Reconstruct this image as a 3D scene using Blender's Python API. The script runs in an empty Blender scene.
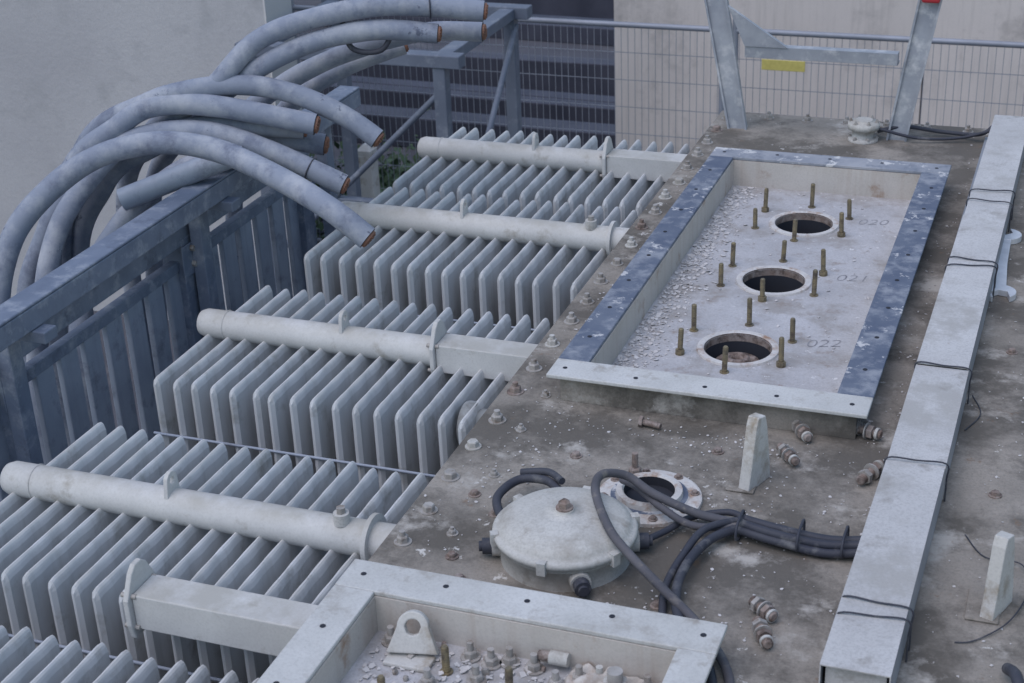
import bpy, math, random
import numpy as np
from mathutils import Vector, Matrix, noise
random.seed(7)
S=bpy.context.scene
COL=bpy.context.collection
# ---------------------------------------------------------------- materials
def mat(name, c1, c2=None, sc=3.0, dirt=None, dthr=0.6, dsc=9.0, dsoft=.08, chips=None, cthr=.62, csc=18.0,
        rough=.7, metal=0.0, bump=.25, bsc=60.0, streak=0.0, speck=0.0, top=None, topamt=.5, stain=None, sthr=.58, ssc=2.2, stamt=.85, rustc=None, rthr=.68, rsc=6.0):
    m=bpy.data.materials.new(name); m.use_nodes=True
    nt=m.node_tree; N=nt.nodes; L=nt.links
    b=N['Principled BSDF']; b.inputs['Roughness'].default_value=rough; b.inputs['Metallic'].default_value=metal
    b.inputs['Specular IOR Level'].default_value=.35
    geo=N.new('ShaderNodeNewGeometry'); P=geo.outputs['Position']
    def noi(scale,det=6,rgh=.6,vec=P,off=0.0):
        n=N.new('ShaderNodeTexNoise'); n.inputs['Scale'].default_value=scale; n.inputs['Detail'].default_value=det; n.inputs['Roughness'].default_value=rgh
        if off:
            a=N.new('ShaderNodeVectorMath'); a.operation='ADD'; a.inputs[1].default_value=(off,off*1.7,off*.6); L.new(vec,a.inputs[0]); vec=a.outputs[0]
        L.new(vec,n.inputs['Vector']); return n.outputs['Fac']
    def ramp(v,a,b_):
        r=N.new('ShaderNodeMapRange'); r.inputs['From Min'].default_value=a; r.inputs['From Max'].default_value=b_; L.new(v,r.inputs['Value']); return r.outputs['Result']
    def mix(fac,A,B):
        x=N.new('ShaderNodeMix'); x.data_type='RGBA'
        if isinstance(fac,float): x.inputs[0].default_value=fac
        else: L.new(fac,x.inputs[0])
        for s,v in ((6,A),(7,B)):
            if isinstance(v,tuple): x.inputs[s].default_value=(*v,1)
            else: L.new(v,x.inputs[s])
        return x.outputs[2]
    def mul(a,b_):
        x=N.new('ShaderNodeMath'); x.operation='MULTIPLY'
        for s,v in ((0,a),(1,b_)):
            if isinstance(v,float): x.inputs[s].default_value=v
            else: L.new(v,x.inputs[s])
        return x.outputs[0]
    c2=c2 or tuple(v*.78 for v in c1)
    col=mix(ramp(noi(sc),.35,.68),c1,c2)
    if speck: col=mix(mul(ramp(noi(160,3,.7,off=3.1),.45,.75),speck),col,tuple(v*.45 for v in c1))
    if stain: col=mix(mul(ramp(noi(ssc,9,.72,off=41.),sthr-.06,sthr+.06),stamt),col,stain)
    if streak:
        mp=N.new('ShaderNodeMapping'); mp.inputs['Scale'].default_value=(1,1,.06); L.new(P,mp.inputs['Vector'])
        col=mix(mul(ramp(noi(26,4,.6,mp.outputs[0]),.5,.72),streak),col,dirt or tuple(v*.4 for v in c1))
    if dirt: col=mix(ramp(noi(dsc,8,.68,off=11.3),dthr-dsoft,dthr+dsoft),col,dirt)
    if top:
        sp=N.new('ShaderNodeSeparateXYZ'); L.new(geo.outputs['Normal'],sp.inputs[0])
        col=mix(mul(mul(ramp(sp.outputs[2],.35,.9),ramp(noi(7,8,.7,off=5.5),.38,.6)),topamt),col,top)
    if rustc: col=mix(mul(ramp(noi(rsc,9,.75,off=77.),rthr-.04,rthr+.03),.85),col,rustc)
    if chips: col=mix(ramp(noi(csc,9,.72,off=21.7),cthr-.015,cthr+.015),col,chips)
    L.new(col,b.inputs['Base Color'])
    rr=N.new('ShaderNodeMapRange'); rr.inputs['To Min'].default_value=rough-.1; rr.inputs['To Max'].default_value=min(1,rough+.15); L.new(noi(12,off=2.2),rr.inputs['Value']); L.new(rr.outputs[0],b.inputs['Roughness'])
    if bump:
        bp=N.new('ShaderNodeBump'); bp.inputs['Strength'].default_value=bump; bp.inputs['Distance'].default_value=.004
        L.new(noi(bsc,6,.7,off=1.2),bp.inputs['Height']); L.new(bp.outputs[0],b.inputs['Normal'])
    return m
M={}
RUST=(.22,.125,.08)
M['deck']=mat('deck_dirty_paint',(.32,.29,.255),(.215,.195,.17),5.0,stain=(.10,.09,.078),sthr=.50,ssc=2.8,dirt=(.43,.405,.37),dthr=.61,dsc=4.0,dsoft=.05,chips=(.56,.54,.51),cthr=.655,csc=15,rough=.82,bump=.7,speck=.55,rustc=(.20,.13,.085),rthr=.67,rsc=9)
M['deck_in']=mat('hatch_floor_paint',(.49,.485,.50),(.39,.385,.395),5.0,stain=(.29,.27,.255),sthr=.55,ssc=5,stamt=.75,dirt=(.26,.22,.195),dthr=.65,dsc=14,chips=(.62,.615,.62),cthr=.63,csc=26,rough=.85,bump=.5,speck=.45,rustc=(.25,.16,.12),rthr=.69,rsc=12)
M['flange']=mat('flange_grey_paint',(.56,.56,.55),(.45,.45,.435),5.0,stain=(.33,.31,.285),sthr=.60,ssc=9,stamt=.7,dirt=(.25,.22,.19),dthr=.66,dsc=12,rough=.75,bump=.3,speck=.35,rustc=RUST,rthr=.71,rsc=13)
M['inner']=mat('collar_inner_paint',(.54,.505,.47),(.45,.42,.385),4.0,dirt=(.28,.18,.12),dthr=.65,dsc=9,rough=.8,bump=.2,speck=.25,streak=.25)
M['blueflange']=mat('gasket_blue_paint',(.09,.112,.165),(.14,.165,.215),8.0,chips=(.50,.50,.51),cthr=.60,csc=9,dirt=(.26,.28,.32),dthr=.57,dsc=12,rough=.8,bump=.4)
M['backflange']=mat('gasket_back_paint',(.34,.35,.38),(.22,.24,.28),8.0,chips=(.55,.55,.55),cthr=.57,csc=9,dirt=(.15,.17,.21),dthr=.60,dsc=14,rough=.8,bump=.4)
M['pipe']=mat('radiator_pipe_paint',(.58,.575,.56),(.48,.475,.465),5.0,dirt=(.29,.265,.225),dthr=.66,dsc=10,rough=.6,bump=.15,speck=.25,top=(.36,.345,.305),topamt=.75,rustc=RUST,rthr=.73,rsc=12)
M['fin']=mat('radiator_fin_paint',(.58,.59,.595),(.50,.51,.52),3.0,dirt=(.31,.305,.285),dthr=.65,dsc=8,rough=.6,bump=.1,streak=.35,top=(.46,.45,.42),topamt=.65)
M['tank']=mat('tank_side_paint',(.30,.31,.31),(.22,.23,.23),3.0,dirt=(.1,.09,.08),dthr=.6,streak=.5,rough=.7)
M['galv']=mat('galvanised_blue_steel',(.19,.225,.295),(.13,.16,.22),7.0,dirt=(.28,.31,.365),dthr=.59,dsc=16,rough=.55,metal=.1,bump=.15,stain=(.10,.12,.165),sthr=.6,ssc=7)
M['slat']=mat('galvanised_slat',(.33,.37,.44),(.255,.295,.365),5.0,dirt=(.17,.19,.235),dthr=.62,dsc=10,rough=.55,metal=.1,bump=.1,streak=.3)
M['trough']=mat('trunking_steel',(.57,.56,.555),(.45,.44,.435),3.5,stain=(.36,.345,.325),sthr=.56,ssc=5,stamt=.7,dirt=(.27,.25,.23),dthr=.66,dsc=9,rough=.6,metal=.1,bump=.2,speck=.5,rustc=RUST,rthr=.72,rsc=9)
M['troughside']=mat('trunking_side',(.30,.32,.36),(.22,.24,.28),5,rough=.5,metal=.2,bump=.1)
M['cable']=mat('thick_cable_sheath',(.26,.29,.355),(.20,.228,.29),3.0,stain=(.135,.152,.205),sthr=.56,ssc=7,stamt=.75,dirt=(.39,.41,.45),dthr=.575,dsc=6,dsoft=.10,chips=(.10,.115,.16),cthr=.645,csc=9,rough=.8,bump=.3)
M['copper']=mat('cut_copper_core',(.34,.17,.115),(.20,.12,.09),30,rough=.7,metal=.15,bump=.8,bsc=200)
M['insul']=mat('cable_insulation',(.05,.055,.07),rough=.7)
M['black']=mat('black_rubber',(.036,.039,.055),(.06,.063,.078),8,dirt=(.14,.14,.145),dthr=.63,dsc=20,rough=.6)
M['greycable']=mat('dusty_grey_cable',(.115,.112,.125),(.075,.075,.088),8,dirt=(.22,.2,.18),dthr=.62,dsc=20,rough=.75)
M['dark']=mat('hole_shade_paint',(.03,.033,.044),rough=.9,bump=0)  # near-black colour standing in for shade inside holes, tubes and tank
M['brass']=mat('brass_stud',(.30,.24,.14),(.19,.165,.12),30,dirt=(.11,.09,.075),dthr=.56,dsc=40,rough=.5,metal=.4,bump=.3)
M['bolt']=mat('zinc_bolt',(.43,.41,.39),(.29,.27,.25),25,dirt=(.20,.16,.13),dthr=.6,dsc=35,rough=.6,metal=.2,bump=.3)
M['rust']=mat('rusty_fitting',(.21,.155,.13),(.32,.28,.26),30,dirt=(.10,.075,.065),dthr=.55,dsc=40,rough=.8,bump=.5)
M['rim']=mat('opening_rim_paint',(.60,.585,.565),(.50,.48,.465),14,dirt=(.30,.19,.13),dthr=.59,dsc=16,rough=.8,bump=.3,speck=.3)
M['white']=mat('white_weathered_paint',(.59,.58,.56),(.49,.48,.455),6,dirt=(.30,.255,.20),dthr=.60,dsc=12,rough=.6,bump=.2,speck=.35)
M['pot']=mat('dome_paint',(.54,.53,.505),(.45,.44,.415),8,stain=(.33,.31,.28),sthr=.55,ssc=9,stamt=.75,dirt=(.26,.235,.205),dthr=.63,dsc=14,rough=.6,bump=.2,speck=.5)
M['flake']=mat('paint_flakes',(.60,.58,.575),(.45,.43,.42),15,rough=.85,bump=.2)
M['mark']=mat('pencil_mark',(.17,.17,.19),(.32,.32,.33),40,rough=.9,bump=0)
M['alu']=mat('ladder_aluminium',(.38,.40,.44),(.27,.29,.33),9,dirt=(.52,.53,.55),dthr=.59,dsc=14,rough=.5,metal=.3,bump=.2)
M['red']=mat('red_plastic',(.42,.035,.045),rough=.6)
M['yellow']=mat('yellow_tag',(.60,.52,.16),(.5,.43,.13),30,rough=.6)
M['stucco']=mat('stucco_wall',(.51,.505,.515),(.44,.435,.45),.9,dirt=(.38,.38,.39),dthr=.62,dsc=3,rough=.95,bump=1.0,bsc=22,speck=.5)
M['stuccoside']=mat('stucco_wall_reveal',(.62,.605,.60),(.55,.54,.53),.9,rough=.95,bump=.6,bsc=25)
M['hoard']=mat('concrete_wall',(.69,.63,.59),(.60,.55,.515),.8,stain=(.45,.415,.39),sthr=.59,ssc=1.6,stamt=.75,dirt=(.42,.385,.36),dthr=.66,dsc=2.2,rough=.9,bump=.3,speck=.2,bsc=20,streak=.35)
M['ground']=mat('ground_dirt',(.095,.097,.115),(.06,.062,.076),.7,dirt=(.14,.14,.15),dthr=.62,dsc=2,rough=.95,bump=.8,bsc=12,speck=.3)
M['leaf']=mat('weed_leaf',(.065,.11,.055),(.045,.075,.04),6,rough=.7,bump=0)
M['fence']=mat('fence_wire',(.30,.32,.37),rough=.5,metal=.2,bump=0)
M['steel']=mat('structural_steel',(.17,.195,.245),(.125,.145,.19),3,dirt=(.24,.26,.30),dthr=.62,rough=.6,metal=.15)
M['darksteel']=mat('dark_floor_panel',(.07,.074,.10),(.045,.049,.07),3,rough=.7)
M['chrome']=mat('spanner_steel',(.66,.68,.72),(.52,.54,.58),20,rough=.4,metal=.3,bump=.05)
# ---------------------------------------------------------------- mesh builder
class B:
    def __init__(s): s.v=[];s.f=[];s.m=[];s.mats=[];s.sm=[]
    def mi(s,k):
        if k not in s.mats: s.mats.append(k)
        return s.mats.index(k)
    def add(s,vs,fs,k,smooth=False,M4=None):
        o=len(s.v)
        for p in vs:
            p=Vector(p)
            if M4 is not None: p=M4@p
            s.v.append(tuple(p))
        i=s.mi(k)
        for f in fs: s.f.append([o+a for a in f]); s.m.append(i); s.sm.append(smooth)
    def box(s,x0,x1,y0,y1,z0,z1,k,M4=None):
        vs=[(x,y,z) for z in (z0,z1) for y in (y0,y1) for x in (x0,x1)]
        s.add(vs,[(0,2,3,1),(4,5,7,6),(0,1,5,4),(2,6,7,3),(0,4,6,2),(1,3,7,5)],k,M4=M4)
    def lathe(s,prof,k,n=24,M4=None,smooth=True,cap0=True,cap1=True,ks=None):
        vs=[];fs=[]
        for r,z in prof:
            for i in range(n):
                a=2*math.pi*i/n; vs.append((r*math.cos(a),r*math.sin(a),z))
        for j in range(len(prof)-1):
            if ks:
                s.add([vs[q] for q in range(j*n,(j+2)*n)],[(i,(i+1)%n,n+(i+1)%n,n+i) for i in range(n)],ks[j],smooth,M4)
            else:
                for i in range(n): fs.append((j*n+i,j*n+(i+1)%n,(j+1)*n+(i+1)%n,(j+1)*n+i))
        if not ks: s.add(vs,fs,k,smooth,M4)
        if cap0: s.add([vs[i] for i in range(n)],[tuple(range(n))[::-1]],ks[0] if ks else k,False,M4)
        if cap1: s.add(vs[-n:],[tuple(range(n))],ks[-1] if ks else k,False,M4)
    def cyl(s,p0,p1,r,k,n=16,r2=None,smooth=True):
        p0=Vector(p0);p1=Vector(p1);d=p1-p0
        M4=Matrix.Translation(p0)@d.to_track_quat('Z','Y').to_matrix().to_4x4()
        s.lathe([(r,0),(r2 if r2 is not None else r,d.length)],k,n,M4,smooth)
    def prism(s,poly,h,k,M4=None):
        n=len(poly); vs=[(x,y,0) for x,y in poly]+[(x,y,h) for x,y in poly]
        s.add(vs,[tuple(range(n))[::-1],tuple(range(n,2*n))]+[(i,(i+1)%n,n+(i+1)%n,n+i) for i in range(n)],k,M4=M4)
    def tube(s,pts,r,k,n=12,res=8,endk=None,closed=False,wob=0):
        pts=[Vector(p) for p in pts]; L=len(pts); path=[]
        rng=range(L if closed else L-1)
        for i in rng:
            g=lambda j: pts[j%L] if closed else pts[max(0,min(L-1,j))]
            a,b,c,d=g(i-1),g(i),g(i+1),g(i+2)
            for t in range(res):
                t/=res
                path.append(.5*((2*b)+(c-a)*t+(2*a-5*b+4*c-d)*t*t+(3*b-a-3*c+d)*t**3))
        if not closed: path.append(pts[-1])
        vs=[];fs=[];K=len(path);up=None
        for i,p in enumerate(path):
            if closed: d=(path[(i+1)%K]-path[i-1]).normalized()
            else: d=(path[min(i+1,K-1)]-path[max(i-1,0)]).normalized()
            if up is None:
                up=Vector((0,0,1)) if abs(d.z)<.9 else Vector((1,0,0))
            up=(up-d*up.dot(d)).normalized(); sd=d.cross(up)
            rr=r*(1+wob*noise.noise(p*9))
            for j in range(n):
                a=2*math.pi*j/n; vs.append(p+rr*(math.cos(a)*up+math.sin(a)*sd))
        for i in range(K if closed else K-1):
            for j in range(n):
                i2=(i+1)%K
                fs.append((i*n+j,i*n+(j+1)%n,i2*n+(j+1)%n,i2*n+j)[::-1])
        s.add(vs,fs,k,True)
        if not closed:
            s.add(vs[:n],[tuple(range(n))],k)
            if endk:
                c=path[-1]; d=(path[-1]-path[-2]).normalized()
                o=vs[-n:]; i1=[c+(q-c)*.80+d*.001 for q in o]
                s.add(o+i1,[(j,(j+1)%n,n+(j+1)%n,n+j)[::-1] for j in range(n)],'insul')
                i2=[q+d*.008 for q in i1]
                s.add(i1+i2,[(j,(j+1)%n,n+(j+1)%n,n+j)[::-1] for j in range(n)]+[tuple(n+j for j in range(n))[::-1]],endk)
                dq=d.to_track_quat('Z','Y').to_matrix().to_4x4()
                for rr_,cnt in ((0,1),(.27,6),(.55,12)):
                    for q in range(cnt):
                        a=6.283*q/cnt
                        s.lathe([(r*.13,.006),(r*.12,.011+random.uniform(0,.003))],endk,7,Matrix.Translation(c)@dq@Matrix.Translation((r*rr_*math.cos(a),r*rr_*math.sin(a),0)),cap0=False)
            else: s.add(vs[-n:],[tuple(range(n))[::-1]],k)
    def bolt(s,x,y,z,r=.014,h=.014,k='bolt',stud=.01,rot=None):
        rot=random.random()*3 if rot is None else rot
        T=Matrix.Translation((x,y,z))@Matrix.Rotation(rot,4,'Z')
        s.lathe([(r*1.45,0),(r*1.45,.003)],k,16,T)
        s.lathe([(r,.003),(r,h),(r*.85,h+.003)],k,6,T,smooth=False)
        if stud: s.lathe([(r*.5,h+.003),(r*.5,h+.003+stud)],k,10,T)
    def obj(s,name,parent=None,bevel=0,loc=None):
        me=bpy.data.meshes.new(name); me.from_pydata(s.v,[],s.f)
        for k in s.mats: me.materials.append(M[k])
        me.polygons.foreach_set('material_index',s.m); me.polygons.foreach_set('use_smooth',s.sm); me.update()
        o=bpy.data.objects.new(name,me); COL.objects.link(o)
        if bevel:
            b=o.modifiers.new('bevel','BEVEL'); b.width=bevel; b.segments=2; b.limit_method='ANGLE'; b.angle_limit=math.radians(50)
        if parent: o.parent=parent
        if loc: o.location=loc
        return o
def empty(name):
    e=bpy.data.objects.new(name,None); COL.objects.link(e); e.empty_display_size=.1; return e
# ---------------------------------------------------------------- ground & backdrop
g=B(); g.add([(-400,-400,-2.8),(400,-400,-2.8),(400,400,-2.8),(-400,400,-2.8)],[(0,1,2,3)],'ground'); g.obj('ground')
w=B(); w.box(-14,-5.14,9,9.35,-2.8,3.2,'stucco'); w.box(-5.139,-5.125,9.0,9.36,-2.8,3.2,'stuccoside'); w.box(-14,-5.1,8.97,9.38,3.2,3.3,'stuccoside'); w.obj('stucco_wall')
w=B()
xs=[-3.66,-1.2,1.26,3.72,6.2]
for i in range(4): w.box(xs[i],xs[i+1]-.012,12,12.18,-2.8,.6,'hoard')
w.box(-3.65,6.18,12.05,12.16,-2.8,.59,'steel')
w.obj('concrete_wall',bevel=.006)
fe=empty('mesh_fence')
p=B(); Y0=10.5
for a,b in ((-9.2,-5.8),(-5.75,-2.42),(-2.33,1.07),(1.15,4.5)):
    p.cyl((a,Y0,-.8),(b,Y0,-.8),.02,'fence',10); p.cyl((a,Y0,-2.7),(b,Y0,-2.7),.02,'fence',10)
    for x in (a,b): p.cyl((x,Y0,-2.75),(x,Y0,-.72),.022,'fence',10)
p.obj('tube_frame',fe)
p=B()
x=-9.15
while x<4.5:
    p.box(x-.0018,x+.0018,Y0-.002,Y0+.002,-2.7,-.8,'fence'); x+=.05
for z in [-.8-.2*i for i in range(1,10)]: p.box(-9.2,4.5,Y0+.003,Y0+.007,z-.0022,z+.0022,'fence')
p.obj('wire_mesh',fe)
p=B(); p.box(-2.14,-1.84,Y0-.02,Y0-.012,-1.06,-.985,'yellow'); p.obj('warning_tag',fe,.004)
sp=empty('steel_platform')
p=B()
for x in (-4.9,-3.64):
    for y in (8.4,9.6): p.box(x-.04,x+.04,y-.04,y+.04,-2.8,-.55,'steel')
p.box(-5.0,-3.5,8.35,8.45,-.549,-.47,'steel'); p.box(-5.0,-3.5,9.55,9.65,-.549,-.47,'steel')
p.box(-3.69,-3.59,8.451,9.549,-.549,-.48,'steel'); p.box(-4.95,-4.85,8.451,9.549,-.549,-.48,'steel')
p.cyl((-4.9,8.38,-1.9),(-3.64,8.38,-.7),.02,'steel'); p.cyl((-3.6,8.45,-1.7),(-3.6,9.6,-.6),.02,'steel')
p.box(-4.86,-3.68,8.37,8.43,-1.5,-1.44,'steel')
p.obj('frame',sp,.006)
p=B()
for i,(y,x0,x1,h) in enumerate(((13,-7.2,-3.9,.3),(13.9,-9,-3.5,.22),(15.2,-8.2,-4.6,.34),(16.8,-9.2,-4.2,.2),(18.2,-9.5,-5.2,.3))):
    T=Matrix.Translation((0,y,0))@Matrix.Rotation(random.uniform(-.05,.05),4,'Z')
    p.box(x0,x1,0,.2,-2.8,-2.8+h,'darksteel',T); p.box(x0+.3,x1-.2,.25,.45,-2.8,-2.7+h*.5,'steel' if i==2 else 'darksteel',T)
p.obj('steel_beam_stack',bevel=.01)
p=B()
p.box(-5.06,-4.94,10.0,10.12,-2.8,-1.75,'white'); p.lathe([(.085,-1.75),(.085,-1.72),(.03,-1.68)],'white',4,Matrix.Translation((-5,10.06,0))@Matrix.Rotation(.785,4,'Z'),smooth=False)
p.obj('white_post',bevel=.01)
p=B()
for i in range(3200):
    cx_=random.choice([(-6.2,11.6),(-5.6,12.0),(-6.6,11.4),(-5.3,11.2),(-6.2,10.8),(-4.9,9.9),(-5.3,10.4)])
    x=cx_[0]+random.gauss(0,.25); y=cx_[1]+random.gauss(0,.28); h=abs(random.gauss(0,.18))
    T=Matrix.Translation((x,y,-2.8+h))@Matrix.Rotation(random.random()*6.3,4,'Z')@Matrix.Rotation(random.uniform(-1.2,1.2),4,'X')
    l=random.uniform(.04,.12); ww=l*.35
    p.add([(0,0,0),(ww,l*.5,0.01),(0,l,0),(-ww,l*.5,.01)],[(0,1,2,3)],'leaf',M4=T)
p.obj('weeds')
# ---------------------------------------------------------------- transformer tank
tk=empty('transformer_tank')
FX0,FX1,FY0,FY1=-1.285,-.43,3.55,5.5
FI=(-1.195,-.525,3.655,5.40)
NX0,NX1,NY0,NY1=-1.39,-.56,.9,2.575
NI=(-1.295,-.64,1.0,2.47)
p=B()
DX=[-1.43,NI[0],FI[0],NI[1],FI[1],1.4]; DY=[.2,NI[2],NI[3],FI[2],FI[3],6.22]
for i in range(5):
    for j in range(5):
        cx_=(DX[i]+DX[i+1])/2; cy_=(DY[j]+DY[j+1])/2
        if FI[0]<cx_<FI[1] and FI[2]<cy_<FI[3]: continue
        if NI[0]<cx_<NI[1] and NI[2]<cy_<NI[3]: continue
        p.add([(DX[i],DY[j],0),(DX[i+1],DY[j],0),(DX[i+1],DY[j+1],0),(DX[i],DY[j+1],0)],[(0,1,2,3)],'deck')
p.add([(-1.43,.2,0),(-1.43,6.22,0),(-1.43,6.22,-.03),(-1.43,.2,-.03)],[(0,1,2,3)[::-1]],'flange')
p.add([(-1.43,6.22,0),(1.4,6.22,0),(1.4,6.22,-.03),(-1.43,6.22,-.03)],[(0,1,2,3)[::-1]],'flange')
p.obj('lid_plate',tk)
p=B()
p.box(-1.43,-1.31,.2,6.22,-.065,-.034,'tank'); p.box(1.28,1.4,.2,6.22,-.065,-.034,'tank'); p.box(-1.309,1.279,.2,.32,-.065,-.034,'tank'); p.box(-1.309,1.279,6.1,6.22,-.065,-.034,'tank')
p.box(-1.36,-1.34,.27,6.15,-2.6,-.066,'tank'); p.box(1.31,1.33,.27,6.15,-2.6,-.066,'tank'); p.box(-1.339,1.309,.27,.29,-2.6,-.066,'tank'); p.box(-1.339,1.309,6.13,6.15,-2.6,-.066,'tank')
p.box(-1.335,1.305,.3,6.12,-2.55,-1.2,'dark')  # near-black block: tank's inner shade put into colour, darkens the openings
for y in (2.3,3.35,4.36,5.3): p.box(-1.40,-1.361,y-.006,y+.006,-2.5,-.07,'tank')
p.box(-1.2,1.2,.4,6,-2.8,-2.6,'tank')
p.obj('tank_body',tk)
p=B()
y=2.64
while y<6.2:
    k_=random.choice(['bolt','bolt','pot','bolt','rust'])
    p.bolt(-1.385+random.uniform(-.006,.006),y+random.uniform(-.008,.008),0,random.uniform(.0145,.017),.016,k_,stud=.012 if random.random()<.8 else 0); y+=.158
x=-1.22
while x<1.3:
    p.bolt(x,6.16,0,.0145,.015); x+=.158
for y in (3.62,3.42,3.18,2.9): p.bolt(-1.385+.1+random.uniform(-.02,.03),y-.03,0,.010,.01,stud=.006)
for q in ((-1.17,3.18),(-1.12,3.3),(-.12,4.2),(-.1,3.4),(-1.22,2.98),(-1.25,2.78),(-.78,3.42),(-.75,2.73),(-1.3,3.05),(-1.2,2.7)): p.bolt(q[0],q[1],0,.011,.009,'rust',stud=0)
p.obj('lid_bolts',tk,.0012)
def liftplate(x,y,name):
    q=B()
    poly=[(-.05,0),(.05,0),(.046,.05),(.03,.15),(.02,.185),(-.012,.19),(-.02,.17),(-.04,.05)]
    T=Matrix.Translation((x+.011,y,0))@Matrix.Rotation(math.radians(70),4,'Z')@Matrix.Rotation(math.radians(90),4,'X')
    q.prism(poly,.03,'white',T)
    q.box(x-.035,x+.035,y-.06,y+.06,.001,.006,'deck')
    return q.obj(name,tk,.004)
liftplate(-.685,3.30,'stiffener_plate'); liftplate(-.085,2.93,'stiffener_plate_b')
# ---------------------------------------------------------------- hatch frames
def frame(name,o,i,zt,kf,kl,kr,kb,zf):
    e=empty(name); x0,x1,y0,y1=o; a0,a1,b0,b1=i; t=.011
    p=B(); g_=.002
    p.box(x0,x1,y0,b0-g_,zt-t,zt,kf)
    p.box(x0,x1,b1+g_,y1,zt-t,zt,kb)
    p.box(x0,a0-g_,b0-g_+.0005,b1+g_-.0005,zt-t,zt-.0005,kl)
    p.box(a1+g_,x1,b0-g_+.0005,b1+g_-.0005,zt-t,zt-.0005,kr)
    p.obj('flange',e,.0025)
    p=B(); w_=.012
    p.box(a0-w_,a0,b0,b1,zf,zt-t-.001,'inner'); p.box(a1,a1+w_,b0,b1,zf,zt-t-.001,'inner')
    p.box(a0-w_,a1+w_,b0-w_,b0,zf,zt-t-.001,'flange'); p.box(a0-w_,a1+w_,b1,b1+w_,zf,zt-t-.001,'inner')
    s=.03
    p.box(x0+s,x1-s,y0+s,y0+s+.01,.001,zt-t-.001,'deck'); p.box(x1-s-.01,x1-s,y0+s+.011,y1-s,.001,zt-t-.001,'deck')
    p.box(x0+s,x0+s+.01,y0+s+.011,y1-s,.001,zt-t-.001,'flange')
    p.obj('collar',e)
    p=B()
    def hole_disc(x,y):
        if y>1.9: p.lathe([(.0065,zt-.0003),(.0065,zt+.0008)],'dark',12,Matrix.Translation((x+random.uniform(-.004,.004),y,0)))  # raised dark disc, the shade of a bolt hole painted on
    n=int((y1-y0)/.2)
    for q in range(n+1):
        yy=y0+.05+(y1-y0-.1)*q/n; hole_disc((x0+a0)/2-.005,yy); hole_disc((x1+a1)/2+.005,yy)
    n=int((x1-x0)/.2)
    for q in range(1,n):
        xx=x0+.05+(x1-x0-.1)*q/n; hole_disc(xx,(y0+b0)/2-.01); hole_disc(xx,(y1+b1)/2+.01)
    p.obj('painted_bolt_holes',e)
    return e
hf=frame('hatch_frame',(FX0,FX1,FY0,FY1),FI,.09,'flange','blueflange','blueflange','backflange',-.02)
nf=frame('hatch_frame',(NX0,NX1,NY0,NY1),NI,.10,'flange','flange','flange','flange',-.0)
def floorplate(e,i,z,holes,hr,k):
    x0,x1,y0,y1=i; p=B(); n=40
    cuts=[y0]+[ (holes[j][1]+holes[j+1][1])/2 for j in range(len(holes)-1)]+[y1]
    for j,(hx,hy) in enumerate(holes):
        ya,yb=cuts[j],cuts[j+1]; vs=[];sq=[]
        for q in range(n):
            a=2*math.pi*(q+.5)/n; c,s_=math.cos(a),math.sin(a)
            vs.append((hx+hr*c,hy+hr*s_,z))
            tx=((x1-hx)/c if c>0 else (x0-hx)/c) if abs(c)>1e-6 else 9
            ty=((yb-hy)/s_ if s_>0 else (ya-hy)/s_) if abs(s_)>1e-6 else 9
            t=min(tx,ty); sq.append((hx+t*c,hy+t*s_,z))
        p.add(vs+sq,[(q,n+q,n+(q+1)%n,(q+1)%n) for q in range(n)],k)
        for cx_,cy_ in [(x1,yb),(x0,yb),(x0,ya),(x1,ya)]:
            q2=sorted(range(n),key=lambda q:abs((math.atan2(sq[q][1]-hy,sq[q][0]-hx)-math.atan2(cy_-hy,cx_-hx)+math.pi)%(2*math.pi)-math.pi))[:2]
            A,C=sq[q2[0]],sq[q2[1]]
            cr=(C[0]-A[0])*(cy_-A[1])-(C[1]-A[1])*(cx_-A[0])
            tri=[A,C,(cx_,cy_,z)] if cr>0 else [C,A,(cx_,cy_,z)]
            p.add(tri,[(0,1,2)],k)
    p.obj('floor_plate',e)
HO=[(-.872,4.055),(-.872,4.565),(-.872,5.075)]
floorplate(hf,FI,-.019,HO,.098,'deck_in')
p=B()
for hx,hy in HO:
    T=Matrix.Translation((hx,hy,0))
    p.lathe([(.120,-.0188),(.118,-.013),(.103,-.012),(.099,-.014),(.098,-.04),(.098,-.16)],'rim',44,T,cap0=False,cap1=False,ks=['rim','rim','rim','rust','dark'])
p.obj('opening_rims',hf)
for (mx,my,tx_) in ((-.70,5.12,'020'),(-.69,4.62,'021'),(-.69,4.12,'022'),(-.70,3.76,'LV 3')):
    cu=bpy.data.curves.new('handwritten_mark','FONT'); cu.body=tx_; cu.size=.07; cu.materials.append(M['mark']); cu.extrude=.0001; cu.offset=-.0010; cu.shear=.3
    o=bpy.data.objects.new('handwritten_mark',cu); COL.objects.link(o); o.parent=hf; o.location=(mx,my,-.0185); o.rotation_euler=(0,0,random.uniform(.05,.4))
p=B()
def stud(p,x,y,z,h,r=.008,k='brass'):
    tx,ty=random.uniform(-.05,.05),random.uniform(-.05,.05)
    T=Matrix.Translation((x,y,z))@Matrix.Rotation(tx,4,'X')@Matrix.Rotation(ty,4,'Y')
    prof=[(r,0)]; zz=.0
    while zz<h-.008: prof+= [(r,zz+.002),(r*.86,zz+.004),(r,zz+.006)]; zz+=.006
    prof+=[(r*.7,h)]
    p.lathe(prof,k,12,T); p.lathe([(r*1.7,0),(r*1.7,.003)],k,14,T)
    if random.random()<.3: p.lathe([(r*1.7,.004),(r*1.7,.015)],k,6,T,smooth=False)
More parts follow.
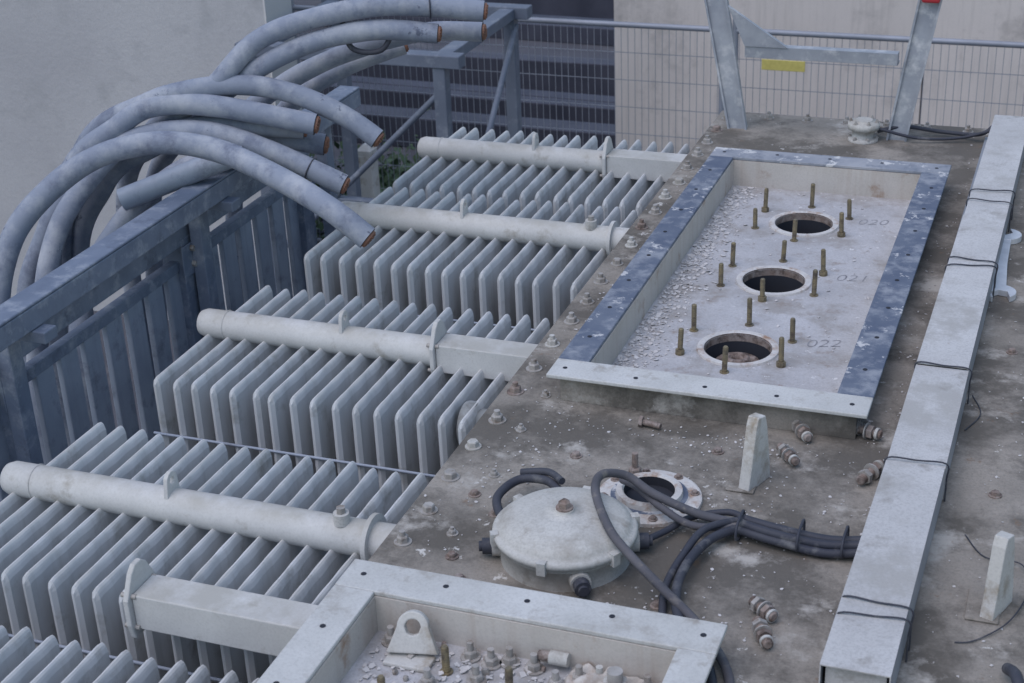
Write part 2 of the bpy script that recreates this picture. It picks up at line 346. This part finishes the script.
for hx,hy in HO:
    for dx,dy in ((0,-.16),(0,.165),(.145,-.08),(.145,.085),(-.15,-.08),(-.15,.085)):
        stud(p,hx-.004+dx,hy+dy+.005,-.019,random.uniform(.072,.09))
p.obj('studs',hf)
p=B()
T=Matrix.Translation((HO[0][0]-.005,HO[0][1]+.02,-.085))
p.lathe([(.070,-.02),(.074,.0),(.066,.015),(.05,.012),(.046,-.1)],'rust',28,T,cap0=False,cap1=False)
p.lathe([(.036,-.1),(.036,.03),(.024,.034),(.020,-.1)],'rust',20,T,cap0=False,cap1=False)
p.obj('terminal_inside',hf)
floorplate(nf,NI,.001,[(-.96,1.27),(-.96,1.78),(-.96,2.08)],.09,'deck_in')
p=B()
for x,y,h in ((-1.10,2.38,.065),(-.955,2.36,.06),(-1.19,2.26,.06),(-.80,2.22,.07),(-1.08,2.2,.07)): stud(p,x,y,.001,h,.0085)
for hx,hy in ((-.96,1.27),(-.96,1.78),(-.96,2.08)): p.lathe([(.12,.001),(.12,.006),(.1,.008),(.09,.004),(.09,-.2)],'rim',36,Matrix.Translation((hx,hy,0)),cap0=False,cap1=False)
p.obj('studs',nf)
p=B()
lug=[]
for a in range(0,181,15): lug.append((.034*math.cos(math.radians(a)),.055+.034*math.sin(math.radians(a))))
lug=[(.055,0)]+lug+[(-.055,0)]
T=Matrix.Translation((-1.185,2.41,.012))@Matrix.Rotation(math.radians(12),4,'Z')@Matrix.Rotation(math.radians(65),4,'X')
def ringprism(p,outer,holec,hr,h,k,T):
    n=len(outer); inn=[]
    for x,y in outer:
        a=math.atan2(y-holec[1],x-holec[0]); inn.append((holec[0]+hr*math.cos(a),holec[1]+hr*math.sin(a)))
    vs=[(x,y,0) for x,y in outer]+[(x,y,h) for x,y in outer]+[(x,y,0) for x,y in inn]+[(x,y,h) for x,y in inn]
    fs=[]
    for i in range(n):
        j=(i+1)%n
        fs+=[(i,j,n+j,n+i),(n+i,n+j,3*n+j,3*n+i),(j,i,2*n+i,2*n+j),(2*n+j,2*n+i,3*n+i,3*n+j)]
    p.add(vs,fs,k,M4=T)
outer=lug+[(-.03,0),(0,0),(.03,0)]
ringprism(p,outer,(0,.055),.017,.022,'white',T)
p.box(-1.235,-1.135,2.36,2.41,.002,.012,'white')
p.obj('loose_lug',nf,.003)
p=B()
for i in range(26):
    x=random.uniform(-1.27,-.66); y=2.46-abs(random.gauss(0,.08)); r=random.uniform(.005,.011)
    T=Matrix.Translation((x,y,.003+r*.5))@Matrix.Rotation(random.random()*3,4,'X')@Matrix.Rotation(random.random()*3,4,'Y')
    k=random.choice(['white','rust','rust','bolt','bolt'])
    if random.random()<.8: p.lathe([(r,-r*.5),(r,r*.5)],k,6,T,smooth=False)
    else: p.lathe([(r*.5,-r),(r*.9,-r*.6),(r,r*.2),(r*.5,r)],k,9,T)
for x,y in ((-.83,2.43),(-.79,2.44),(-.735,2.42),(-.87,2.40),(-.93,2.44),(-.985,2.445),(-1.02,2.43),(-1.07,2.44),(-1.12,2.33),(-.98,2.31),(-.69,2.44),(-1.25,2.44),(-1.03,2.37),(-.90,2.35)): p.bolt(x,y,.002,.015,.016,random.choice(['bolt','bolt','pot','rust']),stud=.02)
p.cyl((-.745,2.40,.002),(-.745,2.40,.045),.024,'pot',18); p.cyl((-.745,2.40,.046),(-.745,2.40,.07),.016,'bolt',14)
p.cyl((-.70,2.38,.002),(-.70,2.38,.025),.012,'rust',10)
p.cyl((-.86,2.455,.03),(-.90,2.455,.03),.015,'pot',14); p.cyl((-.90,2.455,.03),(-.925,2.455,.03),.011,'rust',10)
p.obj('loose_parts',nf,.001)
p=B(); n=24; vs=[]
for i in range(n):
    for j in range(n):
        u,v=i/(n-1),j/(n-1); x=-.86+.16*u; y=2.39+.08*v
        z=.006+.035*max(0,math.sin(u*3.1)*math.sin(v*3.1))**.7*(.25+1.5*abs(noise.noise(Vector((x*24,y*24,3)))))+.008*noise.noise(Vector((x*60,y*60,1)))
        vs.append((x+.02*noise.noise(Vector((x*20,y*20,9))),min(2.466,y+.02*noise.noise(Vector((x*20,y*20,5)))),max(z,.004)))
p.add(vs,[(i*n+j,(i+1)*n+j,(i+1)*n+j+1,i*n+j+1) for i in range(n-1) for j in range(n-1)],'inner',True)
p.obj('crumpled_rag')
# ---------------------------------------------------------------- paint flakes
p=B()
def flake(x,y,z,s):
    n=random.randint(3,6); a0=random.random()*6
    T=Matrix.Translation((x,y,z+s*.12))@Matrix.Rotation(random.uniform(-.35,.35),4,'X')@Matrix.Rotation(random.uniform(-.35,.35),4,'Y')
    p.prism([(s*random.uniform(.5,1)*math.cos(a0+6.283*i/n),s*random.uniform(.5,1)*math.sin(a0+6.283*i/n)) for i in range(n)],.0012,'flake',T)
def ok(x,y): return all((x-a)**2+(y-b)**2>.0155 for a,b in HO)
for i in range(1400):
    x=FI[0]+.008+abs(random.gauss(0,.05)); y=random.uniform(FI[2]+.02,FI[3]-.02)
    if x<FI[1]-.01 and ok(x,y): flake(x,y,-.018,random.choice([.003,.003,.004,.006,.01]))
for i in range(160):
    x=random.uniform(FI[0]+.02,FI[1]-.02); y=random.uniform(FI[2]+.02,FI[3]-.02)
    if ok(x,y): flake(x,y,-.018,random.choice([.002,.003,.004,.007]))
for i in range(350):
    flake(random.uniform(-1.28,-.655),2.46-abs(random.gauss(0,.12)),.003,random.choice([.003,.005,.008,.011]))
for i in range(900):
    c=random.choice([(-.75,3.47,.25,.03),(-.38,4.3,.02,.7),(-1.33,4.4,.03,.7),(-.7,3.2,.2,.2),(-.75,2.7,.15,.08),(-.1,3.6,.15,.8),(-1.25,3.3,.06,.25),(-.75,3.1,.25,.2)])
    x=random.gauss(c[0],c[2]);y=random.gauss(c[1],c[3])
    if (FX0+.03<x<FX1-.03 and y>FY0+.03 and y<FY1-.03) or (y<NY1): continue
    if x<-1.42 or y>6.2 or y<2.6 or -.37<x<-.2: continue
    flake(x,y,.001,random.choice([.002,.0025,.003,.005]))
p.obj('paint_flakes')
# ---------------------------------------------------------------- dome cover
dc=empty('dome_cover'); DCX,DCY=-1.003,2.865
T=Matrix.Translation((DCX,DCY,0))
p=B()
p.lathe([(.150,.0),(.150,.05),(.158,.052),(.158,.060)],'pot',48,T,cap1=False)
p.lathe([(.156,.0605),(.164,.062),(.166,.074),(.160,.080),(.152,.082),(.150,.088),(.135,.099),(.10,.110),(.05,.117),(.022,.118),(.022,.124)],'pot',56,T,cap0=False)
p.obj('lid_and_body',dc)
p=B()
p.lathe([(.02,.123),(.02,.128)],'rust',18,T); p.lathe([(.015,.128),(.014,.14),(.006,.147)],'rust',6,T,smooth=False)
for a in (200,300,20,110):
    c,s_=math.cos(math.radians(a)),math.sin(math.radians(a)); x,y=DCX+.168*c,DCY+.168*s_
    p.cyl((x,y,.03),(x+.022*c,y+.022*s_,.03),.019,'black',14); p.cyl((x,y,.03),(x-.02*c,y-.02*s_,.03),.024,'pot',14)
    p.cyl((x+.022*c,y+.022*s_,.03),(x+.030*c,y+.030*s_,.03),.012,'black',12)
for a in range(30,390,60):
    c,s_=math.cos(math.radians(a)),math.sin(math.radians(a)); p.box(-.008,.010,-.010,.010,.052,.083,'pot',Matrix.Translation((DCX+.162*c,DCY+.162*s_,0))@Matrix.Rotation(math.radians(a),4,'Z'))
p.obj('cap_and_glands',dc)
er=empty('gland_ring'); RX,RY=-.885,3.15
T=Matrix.Translation((RX,RY,0)); p=B()
p.lathe([(.128,.001),(.127,.010),(.122,.012),(.098,.013),(.094,.016),(.082,.017),(.080,.030),(.066,.032),(.062,.028),(.062,.004)],'rim',44,T,cap0=False,cap1=False,ks=['rim','rim','rim','rim','blueflange','rim','rim','rim','dark'])
p.lathe([(.063,.003),(.063,.0035)],'dark',30,T)  # flat dark disc closes the ring, hole's shade put into its colour
p.obj('ring',er)
p=B()
for a in range(20,380,45): p.bolt(RX+.110*math.cos(math.radians(a)),RY+.110*math.sin(math.radians(a)),.012,.008,.006,'rust',stud=0)
p.bolt(-.945,3.235,.01,.016,.02,'rust',stud=.04)
p.obj('ring_bolts',er)
def fitting(name,x,y,ang,L=.075,r=.014):
    q=B(); T=Matrix.Translation((x,y,r*1.5))@Matrix.Rotation(ang,4,'Z')@Matrix.Rotation(math.radians(90),4,'Y')
    prof=[(r*.6,-L/2)]
    z=-L/2
    while z<L/2: prof+=[(r*.62,z),(r*.95,z+.003),(r*.62,z+.006)]; z+=.007
    q.lathe(prof,'rust',14,T)
    q.lathe([(r*1.4,-L*.30),(r*1.4,-L*.16)],'bolt',6,T,smooth=False)
    q.lathe([(r*1.6,L*.05),(r*1.6,L*.09)],'bolt',16,T); q.lathe([(r*1.35,L*.12),(r*1.35,L*.28)],'rust',6,T,smooth=False)
    q.lathe([(r*1.15,L*.36),(r*1.15,L*.44)],'pot',14,T)
    q.obj(name)
for x,y,a in ((-.595,3.56,-1.0),(-.605,3.43,-.9),(-.44,3.60,-.3),(-.395,3.39,1.2),(-.51,2.68,-1.1),(-.525,2.76,-.7),(.02,3.75,.4)): fitting('pipe_fitting',x,y,a,random.uniform(.075,.1),random.uniform(.012,.014))
p=B()
p.cyl((-1.0,3.50,.012),(-.95,3.49,.012),.008,'rust'); p.cyl((-1.0,3.5,.012),(-1.01,3.5,.012),.016,'rust',6,smooth=False); p.obj('loose_bolt')
# ---------------------------------------------------------------- cable trunking
ct=empty('cable_trunking')
p=B()
def seg(y0,y1,xl0,xl1,w,z1,t=.0025):
    vs=[]
    for (y,xl) in ((y0,xl0),(y1,xl1)):
        vs+=[(xl,y,.012),(xl,y,z1),(xl+w,y,z1),(xl+w,y,.012), (xl+t,y,.012),(xl+t,y,z1-t),(xl+w-t,y,z1-t),(xl+w-t,y,.012)]
    p.add(vs,[(1,2,10,9)],'trough')
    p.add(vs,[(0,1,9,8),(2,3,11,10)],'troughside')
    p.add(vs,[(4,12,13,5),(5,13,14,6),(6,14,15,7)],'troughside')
    p.add(vs,[(0,4,5,1),(1,5,6,2),(2,6,7,3),(8,9,13,12),(9,10,14,13),(10,11,15,14)],'trough')
seg(2.50,3.325,-.362,-.352,.136,.10); seg(3.328,3.86,-.351,-.349,.136,.096); seg(3.863,4.99,-.349,-.340,.134,.10); seg(4.993,6.10,-.338,-.332,.132,.097)
p.obj('channel_cover',ct)
p=B(); p.box(-.358,-.23,2.52,6.08,.001,.0115,'troughside'); p.box(-.352,-.235,2.515,2.53,.013,.092,'trough'); p.obj('base_tray',ct)
p=B()
for i,(y,sl) in enumerate(((5.22,.02),(5.14,-.015),(4.62,-.02),(4.54,.03),(3.865,-.01),(3.33,.01),(2.74,-.01),(2.67,.02))):
    xl=-.356+(y-2.5)*.007
    z=.102; w=.139
    p.tube([(xl-.003,y,.0),(xl-.002,y+sl*.2,.06),(xl,y+sl*.3,z),(xl+w*.5,y+sl*.7,z+.001),(xl+w-.003,y+sl,z),(xl+w,y+sl*1.1,.06),(xl+w,y+sl,.0)],.0022,'black',8,5)
p.obj('tie_wires',ct)
# ---------------------------------------------------------------- spanner
p=B()
T=Matrix.Translation((-.187,4.545,.004))@Matrix.Rotation(math.radians(2),4,'Z')@Matrix.Scale(1.22,4)
p.prism([(-.017,.05),(.017,.05),(.013,.22),(.016,.40),(-.016,.40),(-.013,.22)],.012,'chrome',T)
def jaw(cy_,ang):
    pts=[]
    for a in range(-58,239,14):
        pts.append((.042*math.cos(math.radians(a)),.042*math.sin(math.radians(a))))
    pts+=[(-.020,-.035),(-.020,-.004),(0,.006),(.020,-.004),(.020,-.035)]
    p.prism(pts,.016,'chrome',T@Matrix.Translation((0,cy_,-.002))@Matrix.Rotation(ang,4,'Z'))
jaw(.03,math.radians(12))
jaw(.42,math.radians(195))
p.obj('spanner',bevel=.002)
# ---------------------------------------------------------------- deck back: valve, ladder
vb=empty('relief_valve'); p=B(); T=Matrix.Translation((-.81,5.97,0))
p.lathe([(.058,.001),(.058,.012),(.044,.014),(.044,.046),(.060,.048),(.062,.060),(.060,.074),(.036,.078),(.034,.084)],'pot',28,T)
p.obj('body',vb); p=B()
for a in range(0,360,60):
    c,s_=math.cos(math.radians(a)),math.sin(math.radians(a)); p.bolt(-.81+.051*c,5.97+.051*s_,.013,.006,.006,stud=.0); p.bolt(-.81+.050*c,5.97+.050*s_,.075,.006,.006,stud=.004)
p.obj('flange_bolts',vb)
ld=empty('step_ladder')
p=B()
def stile(x0,x1,y,w0,w1):
    zt=1.15; k=(zt-.05)/.5; xt=x0+(x1-x0)*k; wt=w0+(w1-w0)*k
    d=.028
    vs=[]
    for (x,z,w_) in ((x0,.0,w0),(xt,zt,wt)):
        for dy in (0,d):
            vs+=[(x-w_/2,y+dy+(z*.12),z),(x+w_/2,y+dy+(z*.12),z)]
    p.add(vs,[(0,1,5,4),(3,2,6,7),(1,3,7,5),(2,0,4,6),(0,2,3,1),(4,5,7,6)],'alu')
    for sgn in (-1,1):
        p.add([(x0+sgn*w0/2-.004,y-.012,0),(x0+sgn*w0/2+.004,y-.012,0),(xt+sgn*wt/2+.004,y-.012+zt*.12,zt),(xt+sgn*wt/2-.004,y-.012+zt*.12,zt),
               (x0+sgn*w0/2-.004,y-.001,0),(x0+sgn*w0/2+.004,y-.001,0),(xt+sgn*wt/2+.004,y-.001+zt*.12,zt),(xt+sgn*wt/2-.004,y-.001+zt*.12,zt)],
              [(0,1,2,3),(7,6,5,4),(0,4,5,1),(1,5,6,2),(3,7,4,0),(2,6,7,3)],'alu')
stile(-1.315,-1.43,6.0,.07,.085); stile(-.685,-.605,6.0,.07,.08)
p.box(-1.29,-.70,5.985,6.03,.30,.345,'alu'); p.box(-1.29,-.70,6.0,6.07,.295,.299,'alu')
p.add([(-1.29,5.98,.345),(-1.12,5.98,.345),(-1.36,5.98,.50),(-1.29,6.0,.345),(-1.12,6.0,.345),(-1.36,6.0,.50)],[(0,1,2),(5,4,3),(1,4,5,2),(0,2,5,3),(0,3,4,1)],'alu')
p.obj('stiles_and_rung',ld)
p=B(); p.box(-.632,-.565,6.03,6.11,.533,.585,'red'); p.obj('red_cap',ld,.008)
p=B()
p.tube([(-.76,6.0,.03),(-.66,6.02,.05),(-.52,6.08,.02),(-.38,6.05,.03),(-.33,6.08,.06)],.008,'black'); p.tube([(-.75,5.97,.05),(-.6,5.98,.02),(-.45,6.02,.02),(-.34,6.04,.05)],.006,'black')
p.obj('thin_black_cable')
# ---------------------------------------------------------------- black cables on lid
p=B()
for i in range(5):
    o=.013*(i-2); zz=.016+.012*(i%2)
    p.tube([(-.35,3.05+o*.8,zz+.01),(-.44,3.04+o+.004*(i%3),zz),(-.55,3.045+o-.004*(i%2),zz+.008),(-.64,3.06+o*.8,zz+.01)],.0105,'black')
p.tube([(-.64,3.06,.03),(-.74,3.05,.045),(-.85,3.06,.075),(-.92,3.08,.10),(-.965,3.03,.125),(-.95,2.93,.14),(-.885,2.82,.12),(-.82,2.77,.09),(-.74,2.73,.05),(-.64,2.66,.02),(-.55,2.53,.02),(-.50,2.36,.02)],.0105,'greycable')
p.tube([(-.64,3.05,.03),(-.74,3.02,.03),(-.82,3.04,.05),(-.90,3.10,.06),(-.95,3.14,.05)],.009,'greycable')
p.tube([(-.64,3.05,.025),(-.69,2.98,.03),(-.715,2.87,.035),(-.715,2.76,.03),(-.68,2.66,.02),(-.6,2.56,.014),(-.54,2.4,.014)],.011,'black')
p.tube([(-.64,3.07,.035),(-.71,3.0,.04),(-.735,2.9,.03),(-.745,2.79,.02),(-.73,2.7,.013),(-.70,2.6,.01)],.009,'black')
p.tube([(-.63,3.08,.03),(-.68,3.10,.03),(-.76,3.07,.02),(-.80,3.0,.02),(-.825,2.94,.03)],.008,'black')
p.obj('black_cable_bundle')
p=B()
for x in (-.64,-.50,-.40):
    p.tube([(x,3.005,.02),(x,3.01,.05),(x,3.045,.056),(x,3.085,.05),(x,3.085,.01),(x,3.045,.004)],.0035,'black',8,5,closed=True)
p.tube([(-1.07,3.03,.06),(-1.12,3.07,.06),(-1.19,3.07,.05),(-1.215,2.99,.045),(-1.18,2.92,.04),(-1.14,2.90,.04)],.011,'black')
p.tube([(-1.07,3.045,.08),(-1.12,3.085,.075),(-1.19,3.09,.06)],.009,'black')
p.obj('cable_loop')
p=B()
p.tube([(-.15,3.2,.004),(-.10,3.12,.004),(-.02,3.1,.012),(.0,3.0,.012),(-.03,2.88,.008),(-.09,2.8,.004),(-.13,2.78,.004)],.0016,'black',6)
p.tube([(-.2,3.9,.004),(-.17,3.8,.004),(-.2,3.7,.004)],.0015,'black',6)
p.tube([(-.02,2.7,.02),(.0,2.62,.06),(.02,2.55,.02)],.012,'black')
p.obj('loose_wire')
# ---------------------------------------------------------------- radiators
HW=.365; FH=1.55
def finmesh():
    n=32; ys=[]
    for i in range(n+1):
        t=-1+2*i/n; t=math.copysign(1-(1-abs(t))**1.35,t); ys.append(t*HW)
    nz=[0,-.004,-.010,-.022,-.045,-.09,-.4,-.9,-FH+.03,-FH]
    vs=[];fs=[]
    def half(y,z):
        e=HW-abs(y); a=math.sqrt(min(1,max(0,e/.008))); b=math.sqrt(min(1,max(0,-z/.020)))
        fl=.5+.5*math.cos(y*2*math.pi/.104+.3)
        return .0018+.0108*min(a,b)*(.70+.30*fl if e>.03 else .95)
    for sgn in (-1,1):
        for z in nz:
            for y in ys:
                zz=z; e=HW-abs(y)
                if z>-.1 and e<.02: zz=z-(.02-math.sqrt(max(0,.02**2-(.02-e)**2)))
                vs.append((sgn*half(y,z),y,zz))
    W=n+1; R_=len(nz); O=W*R_
    for j in range(R_-1):
        for i in range(n):
            a=j*W+i; fs.append((a,a+W,a+W+1,a+1)[::-1]); b=O+a; fs.append((b,b+W,b+W+1,b+1))
    for i in range(n): fs.append((i,i+1,O+i+1,O+i)[::-1])
    for j in range(R_-1):
        a=j*W; fs.append((a,O+a,O+a+W,a+W)); a=j*W+n; fs.append((a,a+W,O+a+W,O+a))
    b=B(); b.add(vs,fs,'fin',False); return b
fb=finmesh()
base=fb.obj('fin'); FM=base.data; bpy.data.objects.remove(base)
def flangeduct(p,x,yc,zc,xe=-1.345,s=.045):
    T=Matrix.Translation((x,yc,zc))@Matrix.Rotation(math.radians(90),4,'Z')@Matrix.Rotation(math.radians(90),4,'X')
    p.prism([(-.05,-.07),(.05,-.07),(.06,-.03),(.06,.035),(.03,.09),(.012,.105),(-.012,.105),(-.03,.09),(-.06,.035),(-.06,-.03)],.014,'pipe',T)
    p.box(x+.015,xe-.03,yc-s,yc+s,zc-s,zc+s,'pipe')
    p.box(xe-.035,xe,yc-s-.02,yc+s+.02,zc-s-.008,zc+s+.006,'pipe')
    for dy,dz in ((-.045,-.04),(.045,-.04),(-.042,.04),(.042,.04)): p.cyl((x-.012,yc+dy,zc+dz),(x+.026,yc+dy,zc+dz),.007,'bolt',6,smooth=False)
def radiator(yc,xend,kind,xl=-2.56,zc=-.055,ft=-.072):
    e=empty('radiator')
    for i in range(17):
        x=-2.505+i*.0655
        o=bpy.data.objects.new('fin_%d'%(i+1),FM); COL.objects.link(o); o.parent=e
        o.location=(x+random.uniform(-.003,.003),yc+random.uniform(-.006,.006),ft+random.uniform(-.003,.003)); o.rotation_euler=(random.uniform(-.004,.004),random.uniform(-.005,.005),random.uniform(-.012,.012))
    p=B(); r=.046
    RT=Matrix.Rotation(math.radians(90),4,'Y')
    T=Matrix.Translation((xl,yc,zc))@RT
    L=xend-xl
    p.lathe([(.0,0),(r*.55,.004),(r*.85,.012),(r,.03),(r,L)],'pipe',28,T,cap0=False)
    p.lathe([(r+.001,0),(r+.003,.003),(r+.001,.006)],'pipe',28,Matrix.Translation((-2.46,yc,zc))@RT,cap0=False,cap1=False)
    p.obj('header_pipe',e)
    p=B()
    T=Matrix.Translation((-2.055,yc,zc+r-.012))@Matrix.Rotation(math.radians(90),4,'Z')@Matrix.Rotation(math.radians(90),4,'X')
    out=[(.03,0)]+[(.024*math.cos(math.radians(a)),.04+.026*math.sin(math.radians(a))) for a in range(0,181,30)]+[(-.03,0),(0,-.002)]
    ringprism(p,out,(0,.04),.010,.012,'pipe',T)
    p.obj('lifting_lug',e,.002)
    p=B()
    if kind=='duct':
        flangeduct(p,xend,yc,zc)
    else:
        p.box(xend-.02,-1.34,yc-.05,yc+.05,zc-.05,zc+.0,'pipe')
        p.lathe([(r+.02,0),(r+.02,.012)],'pipe',28,Matrix.Translation((-1.50,yc,zc))@RT)
        p.cyl((-1.57,yc-.01,zc+.04),(-1.57,yc-.01,zc+.07),.02,'pot',14); p.cyl((-1.57,yc-.01,zc+.071),(-1.57,yc-.01,zc+.085),.012,'bolt',6,smooth=False)
    p.obj('tank_connection',e,.003)
    p=B(); p.cyl((-2.53,yc-HW-.004,-.255),(-1.47,yc-HW-.004,-.255),.0045,'slat',8); p.cyl((-2.53,yc-HW-.004,-1.2),(-1.47,yc-HW-.004,-1.2),.006,'galv',8); p.obj('tie_rod',e)
    p=B(); p.cyl((-2.56,yc,-1.56),(-1.36,yc,-1.56),.046,'pipe',20); p.obj('lower_header',e)
    return e
radiator(5.63,-1.755,'duct'); radiator(4.86,-1.40,'pipe'); radiator(3.87,-1.745,'duct'); radiator(2.87,-1.40,'pipe')
radiator(1.98,-1.745,'duct')
p=B(); flangeduct(p,-1.885,2.455,-.03); p.obj('spare_flanged_duct',None,.003)
p=B()
p.lathe([(.065,0),(.068,.008),(.068,.04),(.05,.045),(.05,.09)],'tank',28,Matrix.Translation((-1.56,3.62,-.14))@Matrix.Rotation(math.radians(90),4,'Y'))
p.cyl((-1.47,3.62,-.14),(-1.36,3.62,-.14),.045,'pot',20)
p.obj('butterfly_valve')
# ---------------------------------------------------------------- guard
ge=empty('steel_guard_fence')
GE=5.42
p=B()
p.box(-3.03,-2.97,2.0,GE,-.035,.02,'galv'); p.box(-2.968,-2.962,2.0,GE,-.06,.018,'galv')
p.box(-3.02,-2.98,2.0,GE,-.16,-.12,'galv'); p.box(-3.02,-2.98,2.0,GE,-1.25,-1.19,'galv')
for y in (2.4,3.43,4.47,5.38):
    p.box(-3.05,-2.96,y-.045,y+.045,-2.8,-.037,'galv'); p.box(-2.957,-2.95,y-.06,y+.06,-.18,-.061,'galv')
p.obj('rails_and_posts',ge,.004)
p=B(); y=2.06
while y<GE-.05:
    p.box(-3.012,-2.988,y-.045,y+.045,-1.188,-.162,'slat'); y+=.13
p.obj('slats',ge,.004)
p=B()
for y in (3.43,4.47,5.38):
    for z in (-.08,-.14): p.cyl((-2.95,y,z),(-2.935,y,z),.012,'bolt',6,smooth=False)
p.obj('guard_bolts',ge)
sc=empty('cable_support_channel'); p=B()
p.box(-2.89,-2.80,3.1,5.62,.18,.189,'galv'); p.box(-2.81,-2.80,3.1,5.62,.11,.179,'galv'); p.box(-2.89,-2.88,3.1,5.62,.11,.179,'galv')
for y in (3.4,4.5,5.5): p.box(-2.94,-2.76,y-.03,y+.03,.07,.108,'galv'); p.box(-2.95,-2.90,y-.03,y+.03,-2.8,.068,'galv')
p.obj('channel',sc,.004)
# ---------------------------------------------------------------- thick cables
paths=[
 [(-3.36,3.80,-1.6),(-3.37,3.82,-.6),(-3.33,3.85,-.12),(-3.29,3.94,.12),(-3.19,4.05,.265),(-3.05,4.16,.36),(-2.87,4.25,.39),(-2.68,4.30,.36),(-2.43,4.25,.30),(-2.22,4.18,.24),(-2.10,4.18,.155)],
 [(-3.42,4.1,-1.6),(-3.42,4.08,-.6),(-3.35,4.12,-.18),(-3.33,4.24,.04),(-3.25,4.35,.19),(-3.13,4.46,.31),(-2.91,4.56,.33),(-2.67,4.61,.26),(-2.41,4.65,.14)],
 [(-3.5,4.35,-1.6),(-3.48,4.33,-.3),(-3.36,4.38,.18),(-3.17,4.46,.36),(-3.05,4.53,.42),(-2.85,4.60,.41),(-2.52,4.69,.34)],
 [(-3.5,4.55,-1.6),(-3.48,4.5,-.3),(-3.32,4.52,.10),(-3.14,4.58,.24),(-2.95,4.70,.29),(-2.56,4.82,.22)],
 [(-3.55,4.45,-1.6),(-3.52,4.45,-.3),(-3.35,4.48,.25),(-3.08,4.54,.43),(-2.83,4.66,.47),(-2.63,4.72,.44),(-2.44,4.75,.36),(-2.32,4.76,.28)],
 [(-3.5,4.85,-1.6),(-3.45,4.8,-.2),(-3.2,4.66,.24),(-2.90,4.64,.45),(-2.75,4.76,.61),(-2.53,4.88,.68),(-2.30,4.98,.70),(-2.02,5.07,.67)],
 [(-3.5,4.95,-1.6),(-3.4,4.9,-.2),(-3.1,4.75,.25),(-2.82,4.72,.47),(-2.61,4.82,.58),(-2.39,4.93,.62),(-2.17,5.0,.60)],
 [(-3.35,5.05,-1.6),(-3.3,5.05,-.2),(-3.05,5.0,.18),(-2.8,4.98,.38),(-2.55,5.05,.50),(-2.3,5.15,.56),(-2.08,5.2,.56)],
 [(-3.2,4.05,-1.6),(-3.22,4.08,-.5),(-3.2,4.16,-.15),(-3.14,4.30,.03),(-3.05,4.42,.14),(-2.93,4.5,.22),(-2.75,4.58,.26)],
 [(-3.55,4.2,-1.6),(-3.52,4.2,-.4),(-3.42,4.28,.0),(-3.28,4.4,.22),(-3.1,4.5,.30),(-2.9,4.62,.33),(-2.6,4.75,.30)],
 [(-3.3,5.25,-1.6),(-3.2,5.2,-.2),(-2.98,5.15,.12),(-2.8,5.1,.30),(-2.6,5.15,.42),(-2.42,5.25,.48)],
]
rad=[.039,.037,.038,.038,.036,.037,.036,.035,.035,.036,.035]
for pth,r in zip(paths,rad):
    p=B(); p.tube(pth,r,'cable',20,10,endk='copper',wob=.05)
    p.obj('thick_cut_cable')
p=B()
a=Vector((-3.09,4.30,.15)); d=(Vector((-2.76,4.48,.27))-a).normalized()
T=Matrix.Translation(a)@d.to_track_quat('Z','Y').to_matrix().to_4x4()
p.lathe([(.031,.2),(.031,.0),(.040,.0),(.040,.40),(.031,.40)],'cable',24,T,cap0=True,cap1=True,ks=['dark','pipe','slat','slat'])
p.obj('hollow_conduit')
p=B()
def ring(c,d,r):
    d=Vector(d).normalized(); u=d.orthogonal().normalized(); v=d.cross(u)
    p.tube([Vector(c)+r*(math.cos(a*math.pi/4)*u+math.sin(a*math.pi/4)*v) for a in range(8)],.003,'black',6,4,closed=True)
ring((-2.53,4.632,.195),(.26,.04,-.12),.038); ring((-2.2,5.01,.69),(.2,.1,0),.038)
p.tube([(-2.5,4.92,.66),(-2.46,4.9,.56),(-2.36,4.93,.55),(-2.32,4.97,.63)],.010,'black')
p.obj('cable_ties')
# ---------------------------------------------------------------- camera, light
cam=bpy.data.cameras.new('camera'); co=bpy.data.objects.new('camera',cam); COL.objects.link(co)
cam.sensor_width=36; cam.lens=1571/1024*36; cam.clip_start=.05; cam.clip_end=2000
cam.dof.use_dof=True; cam.dof.focus_distance=4.5; cam.dof.aperture_fstop=8
xr=Vector((.93812,.34408,-.03932)); yr=Vector((-.11562,.41819,.90097)); zr=xr.cross(yr)
yr=zr.cross(xr)
R3=Matrix((xr.normalized(),yr.normalized(),zr.normalized())).transposed()
co.matrix_world=Matrix.Translation((0,0,2.0))@R3.to_4x4()
S.camera=co
sd=Vector((-.22,-.40,.89)).normalized()
el=math.asin(sd.z); az=math.atan2(sd.x,sd.y)
W=bpy.data.worlds.new('World'); S.world=W; W.use_nodes=True; nt=W.node_tree
sky=nt.nodes.new('ShaderNodeTexSky'); sky.sky_type='NISHITA'; sky.sun_disc=False; sky.sun_elevation=el; sky.sun_rotation=az
sky.dust_density=1.2; sky.air_density=1.5
nt.links.new(sky.outputs[0],nt.nodes['Background'].inputs[0]); nt.nodes['Background'].inputs[1].default_value=.15
sl=bpy.data.lights.new('sun','SUN'); sl.energy=1.45; sl.angle=math.radians(60); sl.color=(.98,.93,1.0)
so=bpy.data.objects.new('sun',sl); COL.objects.link(so); so.rotation_euler=sd.to_track_quat('Z','Y').to_euler(); so.location=(0,0,8)
S.view_settings.view_transform='Standard'; S.view_settings.look='None'; S.view_settings.exposure=0
print('ok')
